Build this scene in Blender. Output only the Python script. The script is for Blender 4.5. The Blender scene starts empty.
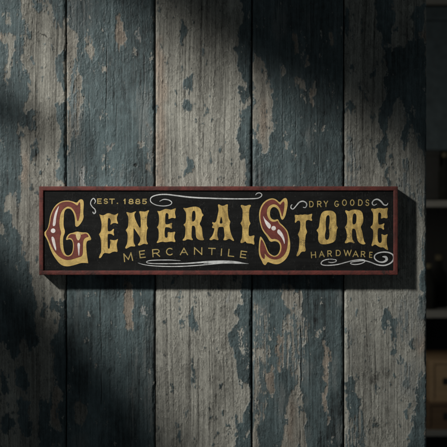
import bpy, bmesh, math, random
import numpy as np
from mathutils import Vector
from mathutils.geometry import delaunay_2d_cdt

S = bpy.context.scene
COL = S.collection
U = 0.0025                     # metres per photo pixel on the wall plane
CX = CY = 223.5
LENS, SENSOR = 70.0, 36.0
D = 447 * U * LENS / SENSOR    # camera distance to the wall
rng = np.random.default_rng(11)

def W(x, y, d=0.0):
    """photo pixel -> world point on the plane d metres in front of (+) / behind (-) the wall."""
    k = (D - d) / D
    return Vector(((x - CX) * U * k, -d, (CY - y) * U * k))

# ------------------------------------------------------------------ helpers
def link(o, parent=None):
    COL.objects.link(o)
    if parent: o.parent = parent
    return o

def tag(o, label=None, cat=None, group=None, kind=None):
    if label: o['label'] = label
    if cat: o['category'] = cat
    if group: o['group'] = group
    if kind: o['kind'] = kind
    return o

def empty(name, loc, label=None, cat=None, group=None, kind=None):
    o = bpy.data.objects.new(name, None)
    o.empty_display_size = 0.05
    o.location = loc
    return tag(link(o), label, cat, group, kind)

def mesh_obj(name, bm, mat, parent=None, smooth=False):
    me = bpy.data.meshes.new(name)
    bmesh.ops.recalc_face_normals(bm, faces=bm.faces)
    bm.to_mesh(me); bm.free()
    if smooth:
        for p in me.polygons: p.use_smooth = True
    if mat: me.materials.append(mat)
    o = bpy.data.objects.new(name, me)
    link(o)
    if parent:
        o.parent = parent
        o.matrix_parent_inverse.identity()
        o.location = -Vector(parent.location) if parent.parent is None else -(Vector(parent.location) + Vector(parent.parent.location))
    return o

def box(bm, a, b, bev=0.0, seg=2):
    r = bmesh.ops.create_cube(bm, size=1)
    vs = r['verts']
    for v in vs:
        v.co = Vector([(a[i] + b[i]) / 2 + v.co[i] * (b[i] - a[i]) for i in range(3)])
    if bev:
        es = list({e for v in vs for e in v.link_edges})
        bmesh.ops.bevel(bm, geom=es, offset=bev, segments=seg, affect='EDGES', profile=0.6)

def lathe(bm, c, prof, n=32):
    """prof: (radius, height) pairs; axis vertical through c."""
    rings = []
    for r, h in prof:
        rings.append([bm.verts.new((c[0] + r * math.cos(2 * math.pi * i / n), c[1] + r * math.sin(2 * math.pi * i / n), c[2] + h)) for i in range(n)])
    for A, B in zip(rings, rings[1:]):
        for i in range(n):
            bm.faces.new((A[i], A[(i + 1) % n], B[(i + 1) % n], B[i]))
    bm.faces.new(rings[0][::-1]); bm.faces.new(rings[-1])

# ------------------------------------------------------------------ node materials
class NT:
    def __init__(s, name):
        s.m = bpy.data.materials.new(name); s.m.use_nodes = True
        s.t = s.m.node_tree; s.b = s.t.nodes['Principled BSDF']
    def n(s, typ, **kw):
        nd = s.t.nodes.new(typ)
        for k, v in kw.items():
            if k in nd.inputs.keys(): nd.inputs[k].default_value = v
            else: setattr(nd, k, v)
        return nd
    def l(s, a, b): s.t.links.new(a, b)
    def coords(s, scale):
        tc = s.n('ShaderNodeTexCoord'); mp = s.n('ShaderNodeMapping')
        mp.inputs['Scale'].default_value = scale
        s.l(tc.outputs['Object'], mp.inputs['Vector'])
        return mp.outputs['Vector']
    def noise(s, scale3, detail=5, rough=0.6, dist=0.0):
        nd = s.n('ShaderNodeTexNoise', Scale=1.0, Detail=detail, Roughness=rough, Distortion=dist)
        s.l(s.coords(scale3), nd.inputs['Vector'])
        return nd.outputs['Fac']
    def ramp(s, fac, stops, interp='LINEAR'):
        r = s.n('ShaderNodeValToRGB'); r.color_ramp.interpolation = interp
        e = r.color_ramp.elements
        while len(e) < len(stops): e.new(0.5)
        for i, (p, c) in enumerate(stops):
            e[i].position = p
            e[i].color = (c, c, c, 1) if isinstance(c, (int, float)) else (*c, 1)
        s.l(fac, r.inputs['Fac'])
        return r.outputs['Color']
    def mix(s, a, b, fac, mode='MIX'):
        x = s.n('ShaderNodeMix', data_type='RGBA', blend_type=mode)
        for sock, v in ((x.inputs[0], fac), (x.inputs[6], a), (x.inputs[7], b)):
            if isinstance(v, (int, float)): sock.default_value = v
            elif isinstance(v, tuple): sock.default_value = (*v, 1)
            else: s.l(v, sock)
        return x.outputs[2]
    def bump(s, h, strength, dist):
        b = s.n('ShaderNodeBump', Strength=strength, Distance=dist)
        s.l(h, b.inputs['Height']); s.l(b.outputs['Normal'], s.b.inputs['Normal'])
    def col(s, c):
        if isinstance(c, tuple): s.b.inputs['Base Color'].default_value = (*c, 1)
        else: s.l(c, s.b.inputs['Base Color'])
    def set(s, **kw):
        for k, v in kw.items():
            i = s.b.inputs[k.replace('_', ' ')]
            if isinstance(v, (int, float)): i.default_value = v
            else: s.l(v, i)
        return s.m

def mat_plank():
    k = NT('weathered_painted_planks')
    at = k.n('ShaderNodeAttribute', attribute_name='Col')
    fine = k.noise((700, 700, 130), 6, 0.7)
    spk = k.noise((420, 420, 420), 4, 0.7)
    c = k.mix(at.outputs['Color'], k.ramp(fine, [(0.25, 0.62), (0.75, 1.3)]), 0.75, 'MULTIPLY')
    c = k.mix(c, k.ramp(spk, [(0.3, 0.7), (0.7, 1.2)]), 0.6, 'MULTIPLY')
    k.col(c)
    h = k.mix(fine, spk, 0.35)
    k.bump(h, 0.45, 0.0006)
    at2 = k.n('ShaderNodeAttribute', attribute_name='Rough')
    k.l(at2.outputs['Fac'], k.b.inputs['Roughness'])
    return k.set(Specular_IOR_Level=0.3)

def mat_worn(name, base, alt, under, chip=0.66, rough=0.6, spec=0.35, sc=60, bump=0.35, scl=(1, 1, 1)):
    """brushed-on sign paint: mottled base/alt, chipped through to `under`."""
    k = NT(name)
    a = k.noise((sc * scl[0], sc * scl[1], sc * scl[2]), 6, 0.65, 0.6)
    b = k.noise((sc * 9, sc * 9, sc * 9), 5, 0.75)
    big = k.noise((sc * 0.45, sc * 0.45, sc * 0.45), 3, 0.6, 0.8)
    br = k.noise((sc * 1.2, sc * 9, sc * 9), 3, 0.6)
    c = k.mix(base, alt, k.ramp(a, [(0.40, 0.0), (0.62, 1.0)]))
    c = k.mix(c, k.ramp(b, [(0.25, 0.7), (0.75, 1.25)]), 0.6, 'MULTIPLY')
    c = k.mix(c, k.ramp(br, [(0.3, 0.86), (0.7, 1.12)]), 0.7, 'MULTIPLY')
    add = k.n('ShaderNodeMath', operation='ADD'); k.l(b, add.inputs[0]); k.l(big, add.inputs[1])
    dv = k.n('ShaderNodeMath', operation='MULTIPLY'); k.l(add.outputs[0], dv.inputs[0]); dv.inputs[1].default_value = 0.5
    m = k.ramp(dv.outputs[0], [(chip, 0.0), (chip + 0.03, 1.0)])
    c = k.mix(c, under, m)
    k.col(c)
    k.bump(k.mix(b, br, 0.5), bump, 0.0006)
    return k.set(Roughness=rough, Specular_IOR_Level=spec)

def mat_wood(name, dark, light, rough=0.7, axis='x', sc=1.0):
    k = NT(name)
    s3 = {'x': (7, 110, 110), 'z': (110, 110, 7)}[axis]
    g = k.noise(tuple(v * sc for v in s3), 6, 0.65, 0.8)
    f = k.noise((300, 300, 300), 4, 0.7)
    c = k.ramp(g, [(0.3, dark), (0.7, light)])
    c = k.mix(c, k.ramp(f, [(0.3, 0.75), (0.7, 1.2)]), 0.6, 'MULTIPLY')
    k.col(c); k.bump(g, 0.4, 0.001)
    return k.set(Roughness=rough, Specular_IOR_Level=0.3)

def mat_plain(name, c, rough, metal=0.0, spec=0.5, var=0.3):
    k = NT(name)
    n_ = k.noise((35, 35, 35), 5, 0.65)
    k.col(k.mix(c, k.ramp(n_, [(0.25, 1 - var), (0.75, 1 + var)]), 1.0, 'MULTIPLY'))
    k.bump(n_, 0.1, 0.001)
    return k.set(Roughness=rough, Metallic=metal, Specular_IOR_Level=spec)

def mat_glass(name, c):
    k = NT(name)
    n_ = k.noise((30, 30, 30), 3, 0.5)
    k.col(k.mix(c, k.ramp(n_, [(0.3, 0.8), (0.7, 1.1)]), 1.0, 'MULTIPLY'))
    return k.set(Roughness=0.12, Transmission_Weight=0.6, IOR=1.45)

# ------------------------------------------------------------------ plank wall
RX, RY = 2.3, 2.0              # mesh samples per photo pixel
def fnoise(shape, lx, ly, seed):
    """unit-variance gaussian-filtered noise; lx, ly correlation lengths in samples."""
    r = np.random.default_rng(seed)
    w = np.fft.rfft2(r.standard_normal(shape))
    fy = np.fft.fftfreq(shape[0])[:, None]; fx = np.fft.rfftfreq(shape[1])[None, :]
    g = np.exp(-2 * (math.pi ** 2) * ((fx * lx) ** 2 + (fy * ly) ** 2))
    o = np.fft.irfft2(w * g, s=shape)
    return (o - o.mean()) / (o.std() + 1e-9)

def fbm(shape, lx, ly, seed, octv=4, gain=0.6):
    o = 0; a = 1.0
    for i in range(octv):
        o = o + a * fnoise(shape, max(lx, .35), max(ly, .35), seed + 31 * i)
        lx *= 0.5; ly *= 0.5; a *= gain
    return (o - o.mean()) / o.std()

def blur(a, s):
    p = int(4 * s) + 2
    b = np.pad(a, p, mode='edge')
    fy = np.fft.fftfreq(b.shape[0])[:, None]; fx = np.fft.rfftfreq(b.shape[1])[None, :]
    g = np.exp(-2 * (math.pi ** 2) * ((fx * s) ** 2 + (fy * s) ** 2))
    return np.fft.irfft2(np.fft.rfft2(b) * g, s=b.shape)[p:-p, p:-p]

def inside(X, Y, poly):
    r = np.zeros(X.shape, bool)
    n = len(poly)
    for i in range(n):
        x0, y0 = poly[i]; x1, y1 = poly[(i + 1) % n]
        if y0 == y1: continue
        c = ((y0 > Y) != (y1 > Y)) & (X < (x1 - x0) * (Y - y0) / (y1 - y0) + x0)
        r ^= c
    return r

def sm(a, b, x):
    t = np.clip((x - a) / (b - a), 0, 1)
    return t * t * (3 - 2 * t)

def rect(x0, y0, x1, y1):
    mx, my = (x0 + x1) / 2, (y0 + y1) / 2
    return [(mx, y0), (x1, (y0 + my) / 2), (x1 - .1 * (x1 - x0), (my + y1) / 2), (mx + .1 * (x1 - x0), y1), (x0, (my + y1) / 2), (x0 + .1 * (x1 - x0), (y0 + my) / 2)]

# each plank: x-range, whether paint (1) or bare wood (0) is the ground, list of (value, polygon).
# values: 1 paint, 0 bare grey wood, 't' bare tan wood, 'h' half-worn paint, 'g' pale grey undercoat, 'k' dark mould
PL = []
PL.append(dict(x0=-24, x1=65.6, base=0, tan=0.30, bright=0.86, pd=.9, ops=[
 (1, [(-30,-60),(19,-60),(19,0),(22,8),(24.5,17),(25.5,28),(23,38),(24,53),(25,66),(29,79),(26,92),(24.5,105),(22,112),(32,113),(36,116),(35,128),(28,128),(18,125),(21,143),(22,165),(20,185),(22,196),(21,205),(16,210),(15,226),(16,231),(19,242),(22,254),(30,265),(31,272),(32,281),(33,296),(35,313),(35,327),(38,344),(32,349),(25,336),(22,332),(23,344),(19,359),(13,357),(8,345),(-30,342)]),
 (0, [(-3,34),(10.5,34),(17,42),(16,53),(10.5,70),(8,85),(6,79),(6.5,66),(9.5,55),(8.5,45),(4,43),(-3,46)]),
 ('t', rect(-4,33,4,44)),
 (0, [(5,199),(10.5,193),(16,203),(18,214),(15,226),(11.5,225),(9.5,212),(6,208)]),
 (0, [(-5,220),(3,225),(2.5,236),(-5,236)]),
 ('h', [(30,-10),(66,-10),(66,24),(58,27),(50,20),(43,11),(36,5)]),
 (1, [(48,-5),(66,-5),(66,20),(60,21),(54,12)]),
 (1, [(31,3),(40,3),(44,9),(36,11)]),
 (1, [(57,52),(67,50),(67,98),(61,90),(57.5,75)]),
 (1, rect(30,57,35,65)), (1, rect(45,44,56,48)), (1, rect(26,22,30,40)),
 (1, [(57.5,107),(65,101),(67,105),(67,185),(58.5,181),(57,162),(58,139),(60.5,130),(57.5,115)]),
 (1, rect(30,151,39,164)), (1, rect(37,168,44,175)), (1, rect(32,143,36,150)), ('t', rect(22,150,30,186)),
 (1, [(49,305),(54,300),(59,306),(57,312),(50,309)]),
 (1, [(58,300),(67,297),(67,460),(60,447),(58,410),(53,385),(53,360),(52,345),(55,325),(58,315)]),
 (1, rect(15,366,29,393)), (1, [(18,402),(31,402),(32,428),(24,435),(17,428)]), (1, [(40,398),(50,400),(52,435),(40,440),(38,430)]),
 (1, rect(2,410,13,436)), (1, rect(1,372,8,396)), (1, rect(35,428,60,450)), ('t', rect(50,380,60,430)),
 ], cracks=[(36,75,165,1.0),(32,-5,60,0.5),(9,350,447,.7)], slits=[(37,32.5,52,38.5,.9,1.0),(47,47,54,44,.7,.7),(30,58,33,63,1.2,.8),(45,33,49,40,.5,.4)], knots=[]))
PL.append(dict(x0=66.6, x1=154.6, base=1, tan=0.45, bright=0.78, pd=.95, ops=[
 ('w', [(66,-10),(90,-10),(92,20),(86,30),(78,38),(66,26)]),
 (0, [(66,25),(75,33),(78.5,37),(77,66),(74,95),(73,140),(66,160)]), ('w', rect(70,90,84,190)),
 (0, [(86,36),(91.5,35),(94,50),(90.5,65),(87,59)]),
 ('t', [(120,13),(123.5,20),(126,33),(127,47),(122,50),(117,44),(115,33),(117,24)]),
 ('g', rect(137.5,30,140.5,37)), ('w', rect(133,66,137,81)), ('t', rect(74.5,93,79.5,107)),
 ('g', rect(78.5,167,85.5,190)), ('g', rect(107,144,113,151)), ('w', rect(66,138,84,190)),
 ('w', [(132,90),(150,90),(153,140),(152,190),(146,190),(147,150),(138,138)]),
 ('w', [(144,103),(149,100),(152,130),(153,187),(149,160),(147,150),(143,140)]),
 ('t', rect(147,118,152,152)), ('w', rect(119,163,124,187)), ('w', rect(130,168,140,190)),
 ('t', [(125.5,285),(132,285),(133,314),(132,334),(128,327),(124,316)]),
 ('g', [(140,303),(146,301),(148,309),(146,317),(141,314)]), ('w', rect(74,285,80,337)),
 ('w', [(146,314),(156,300),(156,447),(146,420),(143,365)]), ('w', rect(134,330,139,420)),
 (0, rect(73,400,87,430)), ('w', rect(128,374,134,450)), ('w', rect(73,434,88,452)),
 ('h', rect(68,60,84,140)), ('h', rect(146,120,154,180)), ('w', [(104,190),(118,190),(118,200),(104,200)]),
 ], cracks=[(107,40,190,1.0),(101,285,447,1.0),(116,20,190,.5),(126,90,187,.5),(143,60,187,.5),(132,285,447,.6),(90,0,130,.4),(150,20,100,.7)], knots=[(135.5,165.5,2.2,2.4,1.0)]))
PL.append(dict(x0=155.6, x1=251.4, base=0, tan=0.28, bright=0.93, pd=.78, ops=[
 ('t', [(155,40),(163,40),(166,95),(164,187),(155,190)]),
 (1, [(179,17),(184,16),(187,27),(185,46),(180,44.5),(181.5,30)]),
 (1, [(184,80),(195,76.5),(196,80),(192,86),(190.5,93),(185,92)]), (1, rect(187,90,190,96)),
 (1, [(241,-10),(253,-10),(253,95),(248,97),(247,102),(237.5,103),(237.5,92),(245,88),(245.5,84),(238.5,71),(237.5,57),(230.5,51),(232,47),(237.5,44.5),(238.5,34),(242,14)]),
 (1, [(183,103),(192,100),(193,106),(189.5,112),(184,109)]),
 (1, [(188,151),(192,158),(193,165),(189.5,175),(184.5,175),(185,167),(187,163)]),
 (1, [(237.5,111),(253,109),(253,300),(243,300),(245.5,181),(243,160),(236,148),(237.5,138),(241,133),(238.5,119)]),
 ('h', rect(200,43,204,57)), ('h', rect(206,88,212,96)),
 (1, [(186,313),(189,310),(196,311),(197.5,329),(192,333),(186,327)]), (1, rect(192.5,296,194.5,312)),
 (1, [(253,293),(253,386),(250,386),(242,384),(237.5,377),(237.5,363),(235,354),(229.5,350),(230.5,330),(233,329),(232,313),(236,304),(245.5,302)]),
 ('g', rect(227,298,232,303)), (1, rect(192,356,194.5,378)), (1, rect(184.5,405,189.5,419)), (1, rect(233,410,237,426)),
 ('h', rect(172,418,178,432)), (1, rect(191,363,193,390)),
 (1, [(253,392),(253,460),(237.5,460),(235,427),(242,420),(247,405)]), (1, rect(181,306,183,330)),
 ], cracks=[(199,270,447,.6),(172,0,190,.3),(204,90,190,.35),(210,340,447,.5),(225,350,447,.4),(190,0,447,.3)], knots=[(225,312,5,8,.35),(224,348,6,6,.35)]))
PL.append(dict(x0=252.6, x1=343.4, base=1, tan=0.42, bright=0.76, pd=.74, ops=[
 ('t', [(291.6,33.5),(298,33.5),(298,49),(293,54)]), ('w', rect(272,0,286,40)), ('t', rect(327.5,29,334,52)), ('w', rect(306,10,311,30)),
 ('t', rect(308,55,313,68)), ('w', rect(298,48,303,58)),
 (0, [(252,51),(264,60),(268,76),(275,90),(273,95),(274,105),(271.5,121),(274,130),(268,152),(264,157),(259,143),(255,132),(252,125)]),
 ('t', rect(258,95,267,140)),
 (0, [(280,63),(287,78),(282,83)]), (0, [(296,74),(304,78),(306,92),(298,88)]), (0, rect(311,84,318,98)),
 ('t', [(311,92),(315.5,94),(315,108),(312,106)]), ('w', rect(307,125,315,146)),
 ('w', [(252,155),(262,160),(266,190),(252,190)]),
 (0, [(283,288),(298,290),(299.5,303.5),(290.5,307),(284,303)]), ('w', rect(297,300,303,318)), ('w', rect(334,292,343,308)),
 (0, rect(282,320,288,336)),
 ('t', [(277,335),(283,337),(284,355),(281.5,372),(277,374)]),
 (0, [(291.6,331.5),(299.5,333),(300.5,346),(307,344),(306,350.5),(299.5,359.5),(294,364),(289,360),(284,352),(291.6,348)]),
 ('t', [(324,335),(328,346),(330,356),(328.5,385.5),(329.5,401),(326,430),(324.5,414.5),(323,385.5)]),
 (0, [(252,310),(265,324),(264,352),(266,356),(261,374),(259,397),(258,450),(252,450)]),
 ('t', rect(268,365,274,395)), ('w', rect(276,380,284,425)), ('w', rect(292,360,300,368)),
 (0, [(297.5,381),(299,390),(299,447),(279,455),(285,423.5),(284,403),(290.5,392)]), ('t', rect(286,398,294,440)),
 (0, [(299.5,384),(301.5,390),(304,410),(307,455),(299.5,455)]),
 ('w', rect(302,361,314,384)), ('w', rect(303,395,310,410)), ('w', rect(331,355,336,392)), ('w', rect(336,420,343,452)), ('w', rect(306,425,312,440)),
 ('h', [(252,300),(268,310),(270,352),(262,420),(252,420)]), ('h', rect(280,300,310,385)), ('w', rect(258,300,266,322)),
 ], cracks=[(300.5,285,447,1.1),(283,90,190,.5),(295,100,190,.5),(271,300,340,.5),(318,90,190,.5),(286,300,447,.4)], knots=[]))
PL.append(dict(x0=344.6, x1=426.6, base=0, tan=0.22, bright=0.76, pd=.8, ops=[('w', rect(392,285,430,345)), ('w', rect(344,128,362,200)), ('w', rect(345,325,356,372)), ('w', rect(398,150,428,215)), ('w', rect(396,360,424,400)),
 ('h', rect(344,-10,352,60)), (1, rect(344,0,349,40)),
 (1, [(373,-10),(390,-10),(392,13),(390,32),(391,51),(404,46),(408,36),(414.5,39),(416.5,4),(424,4),(423,38),(428,42),(428,156),(424,152.5),(417.5,149.5),(415.5,132),(412,124),(409,131),(405,145),(401.5,145),(401.5,132),(406,120),(401.5,111),(398.5,100.5),(393,109),(390,120),(386,126),(386,134.5),(389,143),(384.5,164),(378,162),(376,154),(380.5,139),(379,117.5),(386,95),(383.5,57),(380.5,42.5),(375,13)]),
 (0, [(401,96),(404,102),(403,110),(400,116),(396,112),(398,104)]),
 (0, [(382,43),(389,44),(388,47),(383,47)]),
 (1, rect(371,66,376,79)), (1, rect(349,66,354,74)), (1, rect(393,26,397,33)), (1, rect(411,10,416,18)), ('t', rect(418,30,427,42)),
 (1, rect(345,92,354,112)),
 ('h', [(344,130),(350.5,138),(358,166.5),(357,200),(344,200)]), (1, rect(384,164,390,192)), ('h', rect(402,150,408,190)), (1, rect(414,180,420,188)),
 ('h', [(398,187),(427,180),(427,205),(420,200),(410,200)]), ('h', rect(419,190,427,225)), ('h', rect(419,240,427,262)),
 (1, [(419,280),(424,262),(428,262),(428,321),(421,322),(419,315),(422,306)]),
 (1, [(382.5,306),(388,308),(391,316),(395,319),(396,330),(397.5,342),(392,334),(389,326),(386,333),(383.5,332),(381.5,323)]),
 (1, [(355,309),(358,310),(358.5,317),(360,323),(357,322)]), (1, rect(371,327,374,337)), (1, rect(375,296,380,302)), ('h', rect(396,285,407,350)),
 (1, rect(392,340,399,352)), (1, rect(396,354,406,367)), (1, rect(411,336,415,348)), (1, rect(404,327,407,334)), ('h', rect(345,325,352,350)),
 ('t', rect(416,330,428,352)),
 (1, [(346,373),(359,380),(356,392),(362,401),(360,414),(359,460),(350.5,460),(348.5,416),(345,405),(347.5,386)]),
 ('h', rect(345,410,370,455)),
 ('k', rect(362,370,367,381)), ('k', rect(370,368,380,384)), ('k', rect(382,368,389,377)),
 (1, rect(400,372,409,390)), ('h', rect(402,362,412,380)), (1, rect(403,405,410,415)), (1, rect(417,368,422,376)),
 (1, [(428,371),(428,460),(405,460),(408,433),(413.5,416),(415.5,394.5),(419,377.5)]), ('t', rect(424.5,400,427,440)),
 ], cracks=[(372,90,190,.5),(375,320,447,.6),(362,20,190,.5),(352,100,187,.3),(395,200,447,.4)], knots=[(417,345,6,7,.25)]))

def plank(i, p, mat, parent, hires=True):
    x0, x1 = p['x0'], p['x1']
    rx, ry = (RX, RY) if hires else (1.0, 0.7)
    nx = int((x1 - x0) * rx)
    xs = np.linspace(x0, x1, nx)
    yc = np.arange(-8, 455.01, 1 / ry)
    ys = np.concatenate([np.arange(-190, -8, 5.0), yc, np.arange(459, 640, 5.0)])
    ny = len(ys)
    X, Y = np.meshgrid(xs, ys)
    sh = (ny, nx); sd = 1000 * (i + 1)
    wx = 1.5 * fbm(sh, 8, 9, sd + 1, 5, .72); wy = 2.8 * fbm(sh, 6, 13, sd + 2, 5, .72)
    Xw, Yw = X + wx, Y + wy
    base = float(p['base'])
    F = np.full(sh, base)                     # paint field
    tan = np.full(sh, p['tan']); und = np.zeros(sh); mould = np.zeros(sh); wsh = np.zeros(sh)
    for val, poly in p['ops']:
        q = np.array(poly)
        m = inside(Xw, Yw, poly)
        if val == 1: F[m] = 1
        elif val == 0: F[m] = 0
        elif val == 't': F[m] = 0; tan[m] = 1.0
        elif val == 'h': F[m] = 0.5
        elif val == 'g': F[m] = 0; und[m] = 1
        elif val == 'k': mould[m] = 1
        elif val == 'w': wsh[m] = 1
    wsh = blur(wsh, 4.0)
    F = .62 * blur(F, 0.9) + .38 * blur(F, 6.0); tan = blur(tan, 4); und = blur(und, 1.5); mould = blur(mould, 3.0)
    # grain
    bend = fnoise(sh, 30, 200, sd + 3) * 6 + fnoise(sh, 16, 60, sd + 24) * 1.5
    xi = np.clip((np.arange(nx)[None, :] + bend), 0, nx - 1).astype(int)
    rows = np.arange(ny)[:, None]
    g1 = fnoise(sh, 0.7, 60, sd + 4)[rows, xi]; g2 = fnoise(sh, 2.2, 140, sd + 5)[rows, xi]; g3 = fnoise(sh, 7, 220, sd + 6)
    grain = 0.6 * g1 + 0.6 * g2
    iso = fbm(sh, 3.0, 4.0, sd + 7, 4, .7)
    big = fbm(sh, 26, 60, sd + 8, 3, .6)
    streak = fbm(sh, 1.4, 22, sd + 9, 3, .7)
    chip = fbm(sh, 5, 9, sd + 10, 5, .75)
    # stray chips in paint and stray flakes on wood
    F = F + np.where(F > .75, -0.85 * sm(2.15, 2.4, chip), 0) + np.where(F < .25, 0.8 * sm(2.0, 2.3, -chip), 0)
    nz = 0.13 * iso + 0.17 * streak + 0.05 * g1
    edge = 1 - np.abs(2 * F - 1)
    worn = np.exp(-((F - .5) / .2) ** 2)
    P = sm(0.43, 0.57, F + nz * (0.35 + 1.1 * edge))
    Pc = blur(P, 0.55)
    rim = np.clip(blur(P, 1.3) * (1 - P) * 3.2, 0, 1)           # ragged undercoat lip outside the paint
    # cracks
    crack = np.zeros(sh)
    r = np.random.default_rng(sd + 77)
    cl = list(p.get('cracks', []))
    for _ in range(7):
        a = r.uniform(-20, 400); cl.append((r.uniform(x0 + 4, x1 - 4), a, a + r.uniform(30, 160), r.uniform(.2, .55)))
    for cx, ya, yb, st in cl:
        wob = fnoise((ny, 3), .01, 40, int(r.integers(1e6)))[:, :1] * 0.55 + fnoise((ny, 3), .01, 6, int(r.integers(1e6)))[:, :1] * 0.2
        fade = sm(ya - 8, ya + 12, ys)[:, None] * (1 - sm(yb - 12, yb + 8, ys)[:, None])
        gate = sm(-1.0, .4, fnoise((ny, 3), .01, 18, int(r.integers(1e6)))[:, :1])
        crack = np.maximum(crack, st * fade * gate * np.exp(-(((X - cx - wob) / 0.42) ** 2)))
    for sx0_, sy0_, sx1_, sy1_, sw_, ss_ in p.get('slits', []):
        L2 = (sx1_ - sx0_) ** 2 + (sy1_ - sy0_) ** 2
        tt = np.clip(((Xw - sx0_) * (sx1_ - sx0_) + (Yw - sy0_) * (sy1_ - sy0_)) / L2, 0, 1)
        dd = np.hypot(X + .3 * wx - sx0_ - tt * (sx1_ - sx0_), Y + .3 * wy - sy0_ - tt * (sy1_ - sy0_))
        crack = np.maximum(crack, ss_ * np.exp(-(dd / (sw_ * (1.1 - .8 * np.abs(2 * tt - 1)))) ** 2))
    knot = np.zeros(sh); ring = np.zeros(sh)
    for kx, ky, kw, kh, ks in p.get('knots', []):
        rr = np.sqrt(((X - kx) / kw) ** 2 + ((Y - ky) / kh) ** 2) + .12 * iso
        knot = np.maximum(knot, ks * (1 - sm(.4, 1.1, rr)))
        ring += ks * np.exp(-rr) * np.sin(9 * rr)
    rough0 = fnoise(sh, .5, 1.2, sd + 16)
    # alligator cracks in the paint, mostly near its broken edges
    al1 = fbm(sh, 5, 13, sd + 18, 3, .6); al2 = fbm(sh, 4, 8, sd + 19, 3, .6)
    near = np.clip(blur(1 - P, 9) * 2.2, 0, 1) + .25 * sm(.6, 1.6, big)
    allig = (np.exp(-(al1 / .07) ** 2) * .8 + np.exp(-(al2 / .06) ** 2) * .6) * P * np.clip(near, 0, 1) * sm(-.6, .5, fnoise(sh, 9, 14, sd + 20))
    allig = np.clip(allig, 0, 1)
    # -------- colour (albedo)
    br = p['bright']
    grey = np.array([.287, .292, .256]); tanc = np.array([.29, .235, .185])
    wood = grey * (1 - tan[..., None] * .9) + tanc * tan[..., None] * .9
    wood = wood * br * (1 + .13 * grain + .06 * g1 + .07 * g3 + .10 * big + .07 * iso + .05 * rough0)[..., None]
    wood *= (1 - .42 * sm(.9, 2.2, streak) * sm(-.5, 1, chip))[..., None]   # grey weather streaks
    wood = wood * (1 - .75 * mould[..., None] * sm(-1.2, .6, iso + .5 * streak)[..., None])
    wood = wood * (1 - und[..., None] * .8) + np.array([.24, .25, .245]) * und[..., None] * .8
    paint = np.array([.080, .114, .117]) * p.get('pd', .9) * (1 + .22 * big + .15 * streak + .12 * iso + .08 * g1)[..., None]
    wash = np.array([.155, .172, .172])
    wv = np.clip(.10 + .16 * sm(.3, 2.0, streak + .5 * big) + .18 * worn, 0, 1)[..., None]
    paint = paint * (1 - wv) + wash * wv
    C = wood * (1 - Pc[..., None]) + paint * Pc[..., None]
    wf = (.62 * wsh * sm(-1.5, .9, streak + .5 * g1 + .4 * big))[..., None]   # thin worn-through wash
    C = C * (1 - wf) + np.array([.165, .172, .162]) * wf
    lip = (rim * sm(-.2, 1.0, chip))[..., None] * .34
    C = C * (1 - lip) + np.array([.36, .36, .33]) * lip
    dk = np.clip(.9 * crack + .85 * knot + .6 * allig, 0, .93)[..., None]
    C = C * (1 - dk) + np.array([.018, .017, .015]) * dk
    C = np.clip(C * (1 + .06 * ring)[..., None], .008, .7)
    # ragged remains of an older pale coat on the bare wood, and patchy over-coats on the paint
    qn = fbm(sh, 7, 13, sd + 25, 5, .74); qn = qn - fnoise(sh, 40, 110, sd + 26) * .6
    Q = sm(.25, .42, qn + .15 * streak)
    qc = np.clip(blur(1 - Q, 1.6) * Q * 2.2, 0, 1); qd = np.clip(blur(Q, 1.4) * (1 - Q) * 2.4, 0, 1)
    C = C * (1 + (Q * (.10 * (1 - Pc) - .12 * Pc) + .10 * qc - .22 * qd)[..., None])
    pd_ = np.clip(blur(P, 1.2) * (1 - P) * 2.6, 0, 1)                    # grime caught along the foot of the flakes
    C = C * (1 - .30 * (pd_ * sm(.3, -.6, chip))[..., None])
    # -------- relief (metres)
    bubble = fbm(sh, 2.2, 3.0, sd + 12, 4, .75); rough = fnoise(sh, .6, .9, sd + 15)
    lumpy = sm(.2, 1.4, fbm(sh, 22, 40, sd + 13, 2, .6))
    curl = np.clip(blur(1 - P, 1.8) * P * 2.2, 0, 1) * sm(-.8, .8, fnoise(sh, 6, 9, sd + 17))   # lifted lips of the flakes
    h = .00060 * Pc + .00065 * curl + .00012 * rim + (.00015 * g1 + .00009 * g2) * (1 - .5 * Pc) * (1 - .35 * Q) + .00008 * iso + .00030 * Q + .00030 * qc
    h += (.00003 + .00022 * lumpy) * bubble + .00010 * big + .00005 * rough - .0007 * allig
    h -= .0016 * crack + .0022 * knot
    # rounded plank edges, slightly ragged
    e = np.minimum(X - x0 + .3 * fnoise((ny, 3), .01, 10, sd + 14)[:, :1] + .25 * fnoise((ny, 3), .01, 3, sd + 21)[:, :1] - .25, x1 - X + .3 * fnoise((ny, 3), .01, 12, sd + 22)[:, :1] + .25 * fnoise((ny, 3), .01, 3, sd + 23)[:, :1] - .25)
    h -= .0045 * np.exp(-np.clip(e, 0, None) / .75)
    verts = np.empty((ny, nx + 4, 3))
    verts[:, 2:-2, 0] = (X - CX) * U; verts[:, 2:-2, 1] = -h + p.get('set', 0); verts[:, 2:-2, 2] = (CY - Y) * U
    for c, dep in ((1, .006), (0, .024)):
        verts[:, c] = verts[:, 2]; verts[:, c, 1] = dep
        verts[:, -1 - c] = verts[:, -3]; verts[:, -1 - c, 1] = dep
    Cp = np.ones((ny, nx + 4, 4)); Cp[:, 2:-2, :3] = C
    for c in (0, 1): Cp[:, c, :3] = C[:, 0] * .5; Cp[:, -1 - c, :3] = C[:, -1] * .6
    Ro = np.full((ny, nx + 4), .8); Ro[:, 2:-2] = .82 - .26 * Pc
    nX = nx + 4
    me = bpy.data.meshes.new('plank')
    idx = np.arange(ny * nX).reshape(ny, nX)
    quads = np.stack([idx[:-1, :-1], idx[1:, :-1], idx[1:, 1:], idx[:-1, 1:]], -1).reshape(-1, 4)
    nq = len(quads)
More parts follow.
